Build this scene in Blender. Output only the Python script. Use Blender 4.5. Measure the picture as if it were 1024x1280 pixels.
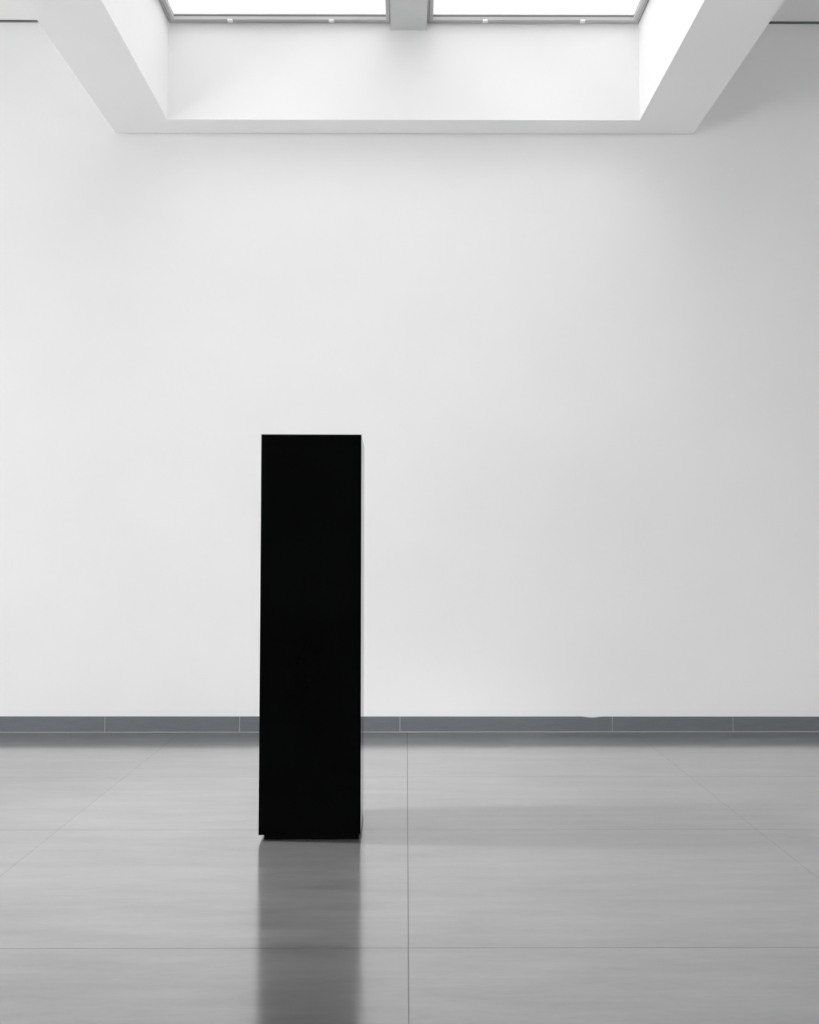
import bpy, bmesh, math
from mathutils import Vector

for o in list(bpy.data.objects):
    bpy.data.objects.remove(o, do_unlink=True)
S = bpy.context.scene
COL = S.collection

# ------------------------------------------------------------------ camera
EYE = 1.15
cam_d = bpy.data.cameras.new('camera')
cam_d.sensor_fit = 'VERTICAL'
cam_d.sensor_height = 36.0
cam_d.lens = 1143.0 * 36.0 / 1280.0          # focal length of 1143 px on a 1280 px tall frame
cam_d.clip_start = 0.05
cam = bpy.data.objects.new('camera', cam_d)
cam.location = (0, 0, EYE)
cam.rotation_euler = (math.radians(90 + 2.505), 0, math.radians(-0.2))
COL.objects.link(cam)
S.camera = cam

# ------------------------------------------------------------------ sky and exposure
S.view_settings.view_transform = 'Standard'
S.view_settings.look = 'None'
S.view_settings.gamma = 1.0
S.view_settings.use_curve_mapping = False
S.view_settings.exposure = 0.0
SKY_ZENITH = 8.75        # overcast sky overhead
SPOT_WATTS, SPOT_ANGLE = 1600.0, 45.5            # unseen spotlight added to cast the pedestal's shadow
SKY_SIDE = 8.75          # overcast sky and bright forecourt seen through the side window
S.cycles.use_denoising = True
S.cycles.max_bounces = 16
S.cycles.diffuse_bounces = 12
S.cycles.glossy_bounces = 6
S.cycles.transparent_max_bounces = 16
S.cycles.sample_clamp_indirect = 6.0

w = bpy.data.worlds.new('overcast_sky')
S.world = w
w.use_nodes = True
nt = w.node_tree
nt.nodes.clear()
wo = nt.nodes.new('ShaderNodeOutputWorld')
bg = nt.nodes.new('ShaderNodeBackground')
tc = nt.nodes.new('ShaderNodeTexCoord')
sp = nt.nodes.new('ShaderNodeSeparateXYZ')
ra = nt.nodes.new('ShaderNodeMapRange')      # brighter towards the zenith
ra.inputs['From Min'].default_value = 0.25
ra.inputs['From Max'].default_value = 0.75
ra.inputs['To Min'].default_value = SKY_SIDE
ra.inputs['To Max'].default_value = SKY_ZENITH
nt.links.new(tc.outputs['Generated'], sp.inputs[0])
nt.links.new(sp.outputs['Z'], ra.inputs['Value'])
nt.links.new(ra.outputs[0], bg.inputs['Strength'])
bg.inputs['Color'].default_value = (1.0, 1.0, 1.0, 1)
nt.links.new(bg.outputs[0], wo.inputs[0])

# ------------------------------------------------------------------ room dimensions (metres)
WALL_Y = 5.909          # face of the wall we look at
CEIL = 4.652
BOX_Z = 3.901           # underside of the skylight box
BOX = (-1.912, 1.888, 0.8, WALL_Y - 0.012)     # outer x0,x1,y0,y1
WELL = (-1.522, 1.489, 1.2, 5.713)             # opening x0,x1,y0,y1
FRAME_Z = 4.528         # underside of the glazing frames
ROOF = 4.70
LX, RX, BY = -6.0, 7.0, -7.0                    # left wall, right wall, wall behind the camera
WIN = (-6.5, 3.0, 0.05, 2.1)                    # unseen left glazing, sized to fit the light: y0,y1,z0,z1
WIN_R = (-6.5, 3.0, 0.05, 2.3)                   # unseen glazing on the right, added to brighten that side
WIN_NEAR = (3.0, 4.8, 0.05, 3.9)                 # tall bay of it level with the pedestal
WIN_TALL = (-6.5, -3.0, 2.1, 3.0)               # upper bay behind the camera, added to fit the light


# ------------------------------------------------------------------ material helpers
def new_mat(name):
    m = bpy.data.materials.new(name)
    m.use_nodes = True
    n = m.node_tree
    n.nodes.clear()
    out = n.nodes.new('ShaderNodeOutputMaterial')
    return m, n, out


class NB:
    """tiny node builder"""
    def __init__(s, tree):
        s.t = tree

    def n(s, kind, **kw):
        nd = s.t.nodes.new(kind)
        for k, v in kw.items():
            setattr(nd, k, v)
        return nd

    def put(s, sock, v):
        if hasattr(v, 'links'):
            s.t.links.new(v, sock)
        else:
            sock.default_value = v

    def math(s, op, a, b=0.0, c=0.0, clamp=False):
        nd = s.n('ShaderNodeMath', operation=op, use_clamp=clamp)
        s.put(nd.inputs[0], a)
        s.put(nd.inputs[1], b)
        s.put(nd.inputs[2], c)
        return nd.outputs[0]

    def noise(s, vec, scale, detail=4.0, rough=0.5):
        nd = s.n('ShaderNodeTexNoise')
        s.put(nd.inputs['Vector'], vec)
        nd.inputs['Scale'].default_value = scale
        nd.inputs['Detail'].default_value = detail
        nd.inputs['Roughness'].default_value = rough
        return nd.outputs[0]

    def scale(s, vec, sc, loc=(0, 0, 0)):
        nd = s.n('ShaderNodeMapping')
        s.put(nd.inputs['Vector'], vec)
        nd.inputs['Scale'].default_value = sc
        nd.inputs['Location'].default_value = loc
        return nd.outputs[0]

    def ramp(s, v, a, b, lo, hi):
        nd = s.n('ShaderNodeMapRange')
        s.put(nd.inputs['Value'], v)
        for k, x in zip(('From Min', 'From Max', 'To Min', 'To Max'), (a, b, lo, hi)):
            nd.inputs[k].default_value = x
        return nd.outputs[0]

    def grey(s, v, tint=(1, 1, 1)):
        nd = s.n('ShaderNodeCombineColor')
        for i in range(3):
            s.put(nd.inputs[i], s.math('MULTIPLY', v, tint[i]))
        return nd.outputs[0]


def paint(name, val, tint=(1, 1, 1), rough=0.75, spec=0.25, vary=0.012, bump=0.0006):
    m, t, out = new_mat(name)
    b = NB(t)
    co = b.n('ShaderNodeNewGeometry').outputs['Position']
    v = b.ramp(b.noise(co, 1.3, 3), 0.3, 0.7, val - vary, val + vary)
    p = b.n('ShaderNodeBsdfPrincipled')
    b.put(p.inputs['Base Color'], b.grey(v, tint))
    p.inputs['Roughness'].default_value = rough
    p.inputs['Specular IOR Level'].default_value = spec
    bp = b.n('ShaderNodeBump')
    bp.inputs['Strength'].default_value = 0.25
    bp.inputs['Distance'].default_value = bump
    b.put(bp.inputs['Height'], b.noise(co, 160, 3))
    t.links.new(bp.outputs[0], p.inputs['Normal'])
    t.links.new(p.outputs[0], out.inputs[0])
    return m


def metal_paint(name, val, tint=(1, 1, 1), rough=0.45):
    m, t, out = new_mat(name)
    b = NB(t)
    co = b.n('ShaderNodeNewGeometry').outputs['Position']
    v = b.ramp(b.noise(co, 6, 3), 0.3, 0.7, val * 0.97, val * 1.03)
    p = b.n('ShaderNodeBsdfPrincipled')
    b.put(p.inputs['Base Color'], b.grey(v, tint))
    p.inputs['Roughness'].default_value = rough
    t.links.new(p.outputs[0], out.inputs[0])
    return m


def floor_material():
    m, t, out = new_mat('polished_grey_stone_slabs')
    b = NB(t)
    co = b.n('ShaderNodeNewGeometry').outputs['Position']
    xyz = b.n('ShaderNodeSeparateXYZ')
    b.put(xyz.inputs[0], co)
    X, Y = xyz.outputs['X'], xyz.outputs['Y']
    # joints: slabs 1.448 m across, rows of the lengths laid here
    u = b.math('DIVIDE', b.math('SUBTRACT', X, 0.006), 1.448)
    dx = b.math('MULTIPLY', b.math('ABSOLUTE', b.math('SUBTRACT', u, b.math('ROUND', u))), 1.448)
    # side joints are laid tighter than the one down the middle
    dx = b.math('ADD', dx, b.math('MULTIPLY', b.math('GREATER_THAN', b.math('ABSOLUTE', u), 0.5), 0.0007))
    dy = None
    rows = (5.63, 4.737, 3.846, 2.711, 1.576, 0.441, -0.694, -1.829, -2.964, -4.1, -5.23, -6.37)
    for r in rows:
        d = b.math('ABSOLUTE', b.math('SUBTRACT', Y, r))
        dy = d if dy is None else b.math('MINIMUM', dy, d)
    dist = b.math('MINIMUM', dx, dy)
    joint = b.ramp(dist, 0.0010, 0.0018, 1.0, 0.0)
    edge = b.ramp(dist, 0.001, 0.006, 0.0, 1.0)
    # per-slab tone
    row_id = b.math('ADD', b.math('GREATER_THAN', Y, 2.711), b.math('ADD', b.math('GREATER_THAN', Y, 3.846), b.math('GREATER_THAN', Y, 4.737)))
    cid = b.n('ShaderNodeCombineXYZ')
    b.put(cid.inputs[0], b.math('FLOOR', u))
    b.put(cid.inputs[1], row_id)
    wn = b.n('ShaderNodeTexWhiteNoise')
    b.put(wn.inputs['Vector'], cid.outputs[0])
    tone = b.ramp(wn.outputs['Value'], 0, 1, 0.96, 1.04)
    # honed streaks running across the room, clouds and fine grain
    streak = b.noise(b.scale(co, (1.1, 7.0, 1.0)), 1.6, 7, 0.62)
    cloud = b.noise(b.scale(co, (0.6, 1.6, 1.0), (3, 1, 0)), 1.7, 4, 0.55)
    grain = b.noise(b.scale(co, (8, 24, 1)), 3.0, 2, 0.5)
    v = b.math('ADD', b.ramp(streak, 0.3, 0.7, -0.027, 0.027), b.ramp(cloud, 0.3, 0.7, -0.018, 0.018))
    v = b.math('ADD', v, b.ramp(grain, 0.3, 0.7, -0.005, 0.005))
    v = b.math('MULTIPLY', b.math('ADD', v, FLOOR_ALB), tone)
    mixv = b.n('ShaderNodeMix')
    b.put(mixv.inputs['Factor'], joint)
    b.put(mixv.inputs['A'], v)
    mixv.inputs['B'].default_value = 0.07
    dif = b.n('ShaderNodeBsdfDiffuse')
    b.put(dif.inputs['Color'], b.grey(mixv.outputs[0], (1.0, 1.0, 0.995)))
    rough = b.math('ADD', b.ramp(streak, 0.3, 0.7, FLOOR_ROUGH - 0.01, FLOOR_ROUGH + 0.01), b.ramp(grain, 0.3, 0.7, -0.004, 0.004))
    gls = []
    for extra in (0.0, FLOOR_HAZE):                       # clear sheen plus the wider haze of a honed finish
        g = b.n('ShaderNodeBsdfGlossy')
        g.distribution = 'GGX'
        g.inputs['Color'].default_value = (1, 1, 1, 1)
        b.put(g.inputs['Roughness'], b.math('ADD', rough, extra))
        gls.append(g)
    gl = b.n('ShaderNodeMixShader')
    gl.inputs[0].default_value = 0.22
    t.links.new(gls[0].outputs[0], gl.inputs[1])
    t.links.new(gls[1].outputs[0], gl.inputs[2])
    bp = b.n('ShaderNodeBump')
    bp.inputs['Strength'].default_value = 0.5
    bp.inputs['Distance'].default_value = 0.0008
    b.put(bp.inputs['Height'], edge)
    for g in gls:
        t.links.new(bp.outputs[0], g.inputs['Normal'])
    lw = b.n('ShaderNodeLayerWeight')                    # sheen of the sealed stone rises towards grazing angles
    lw.inputs['Blend'].default_value = 0.5
    fres = b.math('ADD', FLOOR_F0, b.math('MULTIPLY', FLOOR_FG, b.math('POWER', lw.outputs['Facing'], FLOOR_POW)))
    fac = b.math('MULTIPLY', b.math('MULTIPLY', fres, b.ramp(streak, 0.3, 0.7, 1.045, 0.955)), b.math('SUBTRACT', 1.0, b.math('MULTIPLY', joint, 0.7)))
    mx = b.n('ShaderNodeMixShader')
    b.put(mx.inputs[0], fac)
    t.links.new(dif.outputs[0], mx.inputs[1])
    t.links.new(gl.outputs[0], mx.inputs[2])
    t.links.new(mx.outputs[0], out.inputs[0])
    return m


def slate_material():
    m, t, out = new_mat('dark_slate_skirting')
    b = NB(t)
    co = b.n('ShaderNodeNewGeometry').outputs['Position']
    n1 = b.noise(b.scale(co, (3, 3, 28)), 3.0, 6, 0.65)
    n2 = b.noise(co, 140, 3)
    v = b.math('ADD', b.ramp(n1, 0.3, 0.7, SLATE - 0.012, SLATE + 0.012), b.ramp(n2, 0.3, 0.7, -0.01, 0.01))
    p = b.n('ShaderNodeBsdfPrincipled')
    b.put(p.inputs['Base Color'], b.grey(v, (0.93, 1.0, 1.08)))
    p.inputs['Roughness'].default_value = 0.55
    p.inputs['Specular IOR Level'].default_value = 0.3
    t.links.new(p.outputs[0], out.inputs[0])
    return m


def black_material():
    m, t, out = new_mat('satin_black_lacquer')
    b = NB(t)
    co = b.n('ShaderNodeNewGeometry').outputs['Position']
    v = b.ramp(b.noise(co, 8, 3), 0.3, 0.7, 0.0014, 0.002)
    p = b.n('ShaderNodeBsdfPrincipled')
    b.put(p.inputs['Base Color'], b.grey(v, (0.95, 1.0, 1.1)))
    p.inputs['Roughness'].default_value = 0.07
    p.inputs['IOR'].default_value = 1.09
    t.links.new(p.outputs[0], out.inputs[0])
    return m


def glass_material(name, tint):
    m, t, out = new_mat(name)
    b = NB(t)
    tr = b.n('ShaderNodeBsdfTransparent')
    tr.inputs['Color'].default_value = tint
    gl = b.n('ShaderNodeBsdfGlossy')
    gl.inputs['Roughness'].default_value = 0.03
    fr = b.n('ShaderNodeFresnel')
    fr.inputs['IOR'].default_value = 1.25
    mx = b.n('ShaderNodeMixShader')
    b.put(mx.inputs[0], b.math('MULTIPLY', fr.outputs[0], 0.6))
    t.links.new(tr.outputs[0], mx.inputs[1])
    t.links.new(gl.outputs[0], mx.inputs[2])
    t.links.new(mx.outputs[0], out.inputs[0])
    return m


FLOOR_ALB, FLOOR_ROUGH, FLOOR_F0, FLOOR_FG, FLOOR_POW, SLATE = 0.14, 0.115, 0.26, 0.65, 3.0, 0.16
FLOOR_HAZE = 0.19
M_WALL = paint('matt_white_wall_paint', 0.86)
M_CEIL = paint('matt_white_ceiling_paint', 0.85)
M_BOX = paint('matt_white_skylight_plaster', 0.87)
M_DARK = paint('pale_room_paint', 0.75)
M_GAP = metal_paint('gap_shade_lining', 0.22)
M_FLOOR = floor_material()
M_SLATE = slate_material()
M_GROUT = paint('pale_grout', 0.42, rough=0.9)
M_BLACK = black_material()
M_TOE = paint('black_toe_kick', 0.003, rough=0.8, spec=0.02, vary=0.0005)
M_FRAME = metal_paint('grey_aluminium_frame', 0.52)
M_GASKET = metal_paint('dark_rubber_gasket', 0.18, rough=0.7)
M_GIRDER = metal_paint('light_grey_girder_paint', 0.60, (0.99, 1.0, 0.995))
M_CLIP = metal_paint('white_plastic_clip', 0.9)
M_SKYGLASS = glass_material('grey_tinted_skylight_glass', (0.52, 0.52, 0.52, 1))
M_SHADED = glass_material('grey_shaded_window_glass', (0.63, 0.63, 0.63, 1))
M_GLASS = glass_material('clear_window_glass', (0.88, 0.88, 0.88, 1))


# ------------------------------------------------------------------ mesh helpers
def box(bm, x0, x1, y0, y1, z0, z1, mi=0):
    vs = [bm.verts.new(p) for p in ((x0, y0, z0), (x1, y0, z0), (x1, y1, z0), (x0, y1, z0),
                                    (x0, y0, z1), (x1, y0, z1), (x1, y1, z1), (x0, y1, z1))]
    for q in ((0, 3, 2, 1), (4, 5, 6, 7), (0, 1, 5, 4), (1, 2, 6, 5), (2, 3, 7, 6), (3, 0, 4, 7)):
        f = bm.faces.new([vs[i] for i in q])
        f.material_index = mi
    return vs


def ring(bm, outer, inner, z0, z1, mi=0):
    """rectangular tube (frame) between two plan rectangles x0,x1,y0,y1"""
    def loop(r, z):
        return [bm.verts.new(p) for p in ((r[0], r[2], z), (r[1], r[2], z), (r[1], r[3], z), (r[0], r[3], z))]
    ol, oh, il, ih = loop(outer, z0), loop(outer, z1), loop(inner, z0), loop(inner, z1)
    for i in range(4):
        j = (i + 1) % 4
        for q in ((ol[i], ol[j], oh[j], oh[i]), (il[j], il[i], ih[i], ih[j]),
                  (ol[j], ol[i], il[i], il[j]), (oh[i], oh[j], ih[j], ih[i])):
            bm.faces.new(q).material_index = mi


def obj(name, bm, mats, parent=None, bevel=0.0, origin=None):
    if bevel:
        es = [e for e in bm.edges if len(e.link_faces) == 2 and e.calc_face_angle(0) > 0.8]
        bmesh.ops.bevel(bm, geom=es, offset=bevel, segments=2, profile=0.6, affect='EDGES', clamp_overlap=True)
    bmesh.ops.recalc_face_normals(bm, faces=bm.faces)
    me = bpy.data.meshes.new(name)
    bm.to_mesh(me)
    bm.free()
    for m in (mats if isinstance(mats, (list, tuple)) else [mats]):
        me.materials.append(m)
    o = bpy.data.objects.new(name, me)
    COL.objects.link(o)
    if parent:
        o.parent = parent
        o.location = -parent.location
    return o


def tag(o, label, cat, kind=None, group=None):
    o['label'] = label
    o['category'] = cat
    if kind:
        o['kind'] = kind
    if group:
        o['group'] = group
    return o


def empty(name, loc, label, cat, kind=None):
    o = bpy.data.objects.new(name, None)
    o.location = loc
    o.empty_display_size = 0.2
    COL.objects.link(o)
    return tag(o, label, cat, kind)


# ------------------------------------------------------------------ floor, walls, ceiling
bm = bmesh.new()
box(bm, LX - 0.3, RX + 0.3, BY - 0.3, WALL_Y + 0.3, -0.2, 0.0)
tag(obj('floor', bm, M_FLOOR), 'polished grey stone slab floor with thin dark joints', 'floor', 'structure')

bm = bmesh.new()
box(bm, LX - 0.3, RX + 0.3, WALL_Y, WALL_Y + 0.3, 0.0, 4.665)
box(bm, LX - 0.3, BOX[0], WALL_Y, WALL_Y + 0.3, 4.665, ROOF)
box(bm, BOX[1], RX + 0.3, WALL_Y, WALL_Y + 0.3, 4.665, ROOF)
tag(obj('wall_back', bm, M_WALL), 'plain matt white wall facing the camera behind the black pedestal', 'wall', 'structure')

bm = bmesh.new()                                       # left wall around the tall side window
for y0, y1, z0, z1 in ((BY, WIN[0], 0, ROOF), (WIN_NEAR[1], WALL_Y, 0, ROOF), (WIN[0], WIN_NEAR[1], 0, WIN[2]),
                       (WIN_TALL[0], WIN_TALL[1], WIN_TALL[3], ROOF), (WIN_TALL[1], WIN_NEAR[0], WIN[3], ROOF),
                       (WIN_NEAR[0], WIN_NEAR[1], WIN_NEAR[3], ROOF)):
    box(bm, LX - 0.3, LX, y0, y1, z0, z1)
tag(obj('wall_left', bm, M_WALL), 'white side wall out of view to the left with openings for a tall window and added low ones', 'wall', 'structure')

bm = bmesh.new()
box(bm, RX, RX + 0.3, BY, WIN_R[0], 0.0, ROOF)
box(bm, RX, RX + 0.3, WIN_R[1], WALL_Y, 0.0, ROOF)
box(bm, RX, RX + 0.3, WIN_R[0], WIN_R[1], 0.0, WIN_R[2])
box(bm, RX, RX + 0.3, WIN_R[0], WIN_R[1], WIN_R[3], ROOF)
tag(obj('wall_right', bm, M_DARK), 'pale side wall out of view to the right with an opening for the added low window', 'wall', 'structure')

bm = bmesh.new()
box(bm, LX - 0.3, RX + 0.3, BY - 0.3, BY, 0.0, ROOF)
tag(obj('wall_front', bm, M_DARK), 'pale wall behind the camera', 'wall', 'structure')

GAP = 0.024                                            # shadow gap between ceiling and wall
bm = bmesh.new()
box(bm, LX, BOX[0], BY, WALL_Y - GAP, CEIL, ROOF)
box(bm, BOX[1], RX, BY, WALL_Y - GAP, CEIL, ROOF)
box(bm, BOX[0], BOX[1], BY, BOX[2], CEIL, ROOF)
tag(obj('ceiling', bm, M_CEIL), 'flat white ceiling on both sides of the skylight box', 'ceiling', 'structure')

bm = bmesh.new()
for a, c in ((LX, BOX[0]), (BOX[1], RX)):
    box(bm, a, c, WALL_Y - GAP, WALL_Y - 0.003, CEIL + 0.030, ROOF)
    box(bm, a, c, WALL_Y - 0.003, WALL_Y, CEIL - 0.003, ROOF)  # dark strips put the gap's shade into colour on cap and wall
tag(obj('trim_1', bm, M_GAP), 'thin dark lining painting the shade in the gap where white wall meets ceiling', 'trim', 'structure')

# ------------------------------------------------------------------ skylight box hanging below the ceiling
bm = bmesh.new()
ring(bm, BOX, WELL, BOX_Z, 4.570)
lip = (BOX[0] + 0.03, BOX[1] - 0.03, BOX[2] + 0.03, BOX[3] - 0.03)
ring(bm, BOX, lip, 4.5705, 4.662)                       # upstand that meets the ceiling slab
box(bm, BOX[0], BOX[1], BOX[3] + 0.0002, WALL_Y, 4.60, 4.662)   # closes the hairline gap at the wall
tag(obj('skylight_well', bm, M_BOX, bevel=0.004), 'deep white plaster box framing the skylight opening overhead', 'skylight surround', 'structure')

bm = bmesh.new()
box(bm, -0.100, 0.130, WELL[2] + 0.001, WELL[3] - 0.001, 4.486, 4.566)
tag(obj('skylight_girder', bm, M_GIRDER, bevel=0.004), 'light grey girder between the two skylight panes', 'beam', 'structure')


def skylight(name, x0, x1, clips, label):
    y0, y1 = WELL[2] + 0.003, WELL[3] - 0.003
    r = empty(name, ((x0 + x1) / 2, (y0 + y1) / 2, FRAME_Z), label, 'window', 'structure')

    def inset(d):
        return (x0 + d, x1 - d, y0 + d, y1 - d)
    bm = bmesh.new()
    ring(bm, inset(0.0), inset(0.006), FRAME_Z + 0.004, 4.566, 1)        # outer gasket
    ring(bm, inset(0.006), inset(0.013), FRAME_Z, 4.566, 0)             # outer lip
    ring(bm, inset(0.013), inset(0.017), FRAME_Z + 0.010, 4.566, 1)     # groove
    ring(bm, inset(0.017), inset(0.040), FRAME_Z + 0.002, 4.550, 0)    # main rail
    ring(bm, inset(0.017), inset(0.036), 4.550, 4.566, 1)              # glazing gasket
    f = obj('window_frame', bm, [M_FRAME, M_GASKET], r)
    bm = bmesh.new()
    g = inset(0.002)
    box(bm, g[0], g[1], g[2], g[3], 4.566, 4.572)
    obj('window_pane', bm, M_SKYGLASS, r)
    for cx in clips:
        bm = bmesh.new()
        box(bm, cx - 0.015, cx + 0.015, y1 - 0.044, y1 - 0.018, FRAME_Z - 0.006, FRAME_Z + 0.004)
        obj('clip', bm, M_CLIP, r, bevel=0.003)
    return r


skylight('window_1', -1.516, -0.0886, (-1.122, -0.477), 'left skylight pane in a grey metal frame, left of the girder')
skylight('window_2', 0.1286, 1.486, (0.502, 1.122), 'right skylight pane in a grey metal frame, right of the girder')

# ------------------------------------------------------------------ unseen side windows; low, upper and right ones added to fit the light
def side_window(name, wx, glass, y0, y1, z0, z1, n, label):
    r = empty(name, (wx, (y0 + y1) / 2, z0), label, 'window', 'structure')
    fx0, fx1 = wx - 0.03, wx + 0.03
    bm = bmesh.new()
    box(bm, fx0, fx1, y0, y1, z0, z0 + 0.04)
    box(bm, fx0, fx1, y0, y1, z1 - 0.04, z1)
    for i in range(n + 1):
        c = y0 + 0.02 + (y1 - y0 - 0.04) * i / n
        box(bm, fx0, fx1, c - 0.02, c + 0.02, z0 + 0.04, z1 - 0.04)
    obj('window_frame', bm, M_FRAME, r)
    bm = bmesh.new()
    box(bm, wx - 0.004, wx + 0.004, y0 + 0.01, y1 - 0.01, z0 + 0.01, z1 - 0.01)
    obj('window_pane', bm, glass, r)


side_window('window_3', LX - 0.13, M_GLASS, WIN_NEAR[0], WIN_NEAR[1], WIN_NEAR[2], WIN_NEAR[3], 1, 'tall side window out of view on the left, level with the pedestal')
side_window('fitted_window_6', LX - 0.13, M_SHADED, -1.5, WIN[1], WIN[2], WIN[3], 2, 'unseen low window on the left beside the camera, added to fit the light')
side_window('fitted_window_7', LX - 0.13, M_GLASS, WIN[0], -1.5, WIN[2], WIN[3], 2, 'unseen low window on the left behind the camera, added to fit the light')
side_window('fitted_window_4', LX - 0.13, M_SHADED, WIN_TALL[0], WIN_TALL[1], WIN_TALL[2], WIN_TALL[3], 2, 'unseen upper side window behind the camera, added to fit the light')
side_window('added_window_5', RX + 0.13, M_SHADED, WIN_R[0], WIN_R[1], WIN_R[2], WIN_R[3], 5, 'unseen long low window added to brighten the right side')

# ------------------------------------------------------------------ slate skirting along the wall
BB_T = 0.010
joints = [LX, -5.4, -4.55, -3.66, -2.79, -1.926, -1.0646, -0.0408, 1.3177, 2.0927, 2.95, 3.81, 4.67, 5.53, 6.39, RX]


def bb_top(x):
    z = 0.0978 - 0.0009 * x
    d = (x - 1.19) / 0.075
    if abs(d) < 1:                                      # chipped dip in the top edge
        z -= 0.0065 * (0.5 + 0.5 * math.cos(math.pi * d))
    return z


bm = bmesh.new()
for a, c in zip(joints[:-1], joints[1:]):
    a2, c2 = a + 0.0016, c - 0.0016
    xs = sorted({a2, c2} | {x for x in [1.115 + 0.0125 * i for i in range(13)] if a2 < x < c2})
    lo_f = [bm.verts.new((x, WALL_Y - BB_T, 0.003)) for x in xs]
    hi_f = [bm.verts.new((x, WALL_Y - BB_T, bb_top(x))) for x in xs]
    lo_b = [bm.verts.new((x, WALL_Y, 0.003)) for x in xs]
    hi_b = [bm.verts.new((x, WALL_Y, bb_top(x))) for x in xs]
    for i in range(len(xs) - 1):
        bm.faces.new((lo_f[i], lo_f[i + 1], hi_f[i + 1], hi_f[i]))
        bm.faces.new((hi_f[i], hi_f[i + 1], hi_b[i + 1], hi_b[i]))
        bm.faces.new((lo_b[i + 1], lo_b[i], hi_b[i], hi_b[i + 1]))
        bm.faces.new((lo_b[i], lo_b[i + 1], lo_f[i + 1], lo_f[i]))
    bm.faces.new((lo_f[0], hi_f[0], hi_b[0], lo_b[0]))
    bm.faces.new((lo_f[-1], lo_b[-1], hi_b[-1], hi_f[-1]))
for x in joints[1:-1]:
    box(bm, x - 0.0016, x + 0.0016, WALL_Y - BB_T + 0.001, WALL_Y, 0.003, bb_top(x) - 0.001, 1)
box(bm, LX, RX, WALL_Y - BB_T - 0.001, WALL_Y, 0.0, 0.003, 1)      # pale bedding joint on the floor
tag(obj('baseboard_back', bm, [M_SLATE, M_GROUT]), 'dark slate tile skirting with pale joints along the white wall', 'baseboard', 'structure')

# ------------------------------------------------------------------ the black pedestal
P = empty('pedestal', (-0.386, 3.905, 0.0), 'tall glossy black box pedestal standing alone on the grey stone floor', 'pedestal')
PX0, PX1, PY0, PY1 = -0.589, -0.1832, 3.700, 4.118
bm = bmesh.new()
box(bm, PX0, PX1, PY0, PY1, 0.0235, 1.627)
obj('column', bm, M_BLACK, P, bevel=0.0015)
bm = bmesh.new()
box(bm, PX0 + 0.020, PX1 - 0.010, PY0 + 0.020, PY1 - 0.012, 0.0, 0.0235)
obj('recessed_base', bm, M_TOE, P)
P.location.x -= 0.003
P.rotation_euler.z = math.radians(1.0)                  # stands a hair out of square

# ------------------------------------------------------------------ unseen ceiling spotlight, added to throw the pedestal's shadow rightwards
def spotlight(loc, aim, watts):
    d = (Vector(aim) - Vector(loc)).normalized()
    q = d.to_track_quat('-Z', 'Y')
    r = empty('added_spotlight', (loc[0], loc[1], CEIL), 'unseen white ceiling spotlight added on the left to throw the pedestal shadow', 'light')

    def tube(name, r0, z0, z1, mat, rot, at):
        bm = bmesh.new()
        bmesh.ops.create_cone(bm, cap_ends=True, segments=32, radius1=r0, radius2=r0, depth=z1 - z0)
        for v in bm.verts:
            v.co.z += (z0 + z1) / 2
            v.co = (rot @ v.co if rot else v.co) + Vector(at)
        return obj(name, bm, mat, r, bevel=0.003)
    tube('mounting_plate', 0.07, -0.02, 0.0, M_CLIP, None, (loc[0], loc[1], CEIL))
    tube('stem', 0.012, -0.20, -0.02, M_CLIP, None, (loc[0], loc[1], CEIL))
    tube('housing', 0.09, 0.02, 0.22, M_CLIP, q, (loc[0], loc[1], CEIL - 0.30))
    ld = bpy.data.lights.new('added_spot_beam', 'SPOT')
    ld.energy = watts
    ld.spot_size = math.radians(SPOT_ANGLE)
    ld.spot_blend = 1.0
    ld.shadow_soft_size = 0.10
    lo = bpy.data.objects.new('added_spot_beam', ld)
    lo.rotation_mode = 'QUATERNION'
    lo.rotation_quaternion = q
    COL.objects.link(lo)
    lo.parent = r
    lo.location = Vector((0, 0, -0.30)) + d * 0.13


spotlight((-3.3, 3.9, CEIL), (0.0, 4.05, 0.0), SPOT_WATTS)
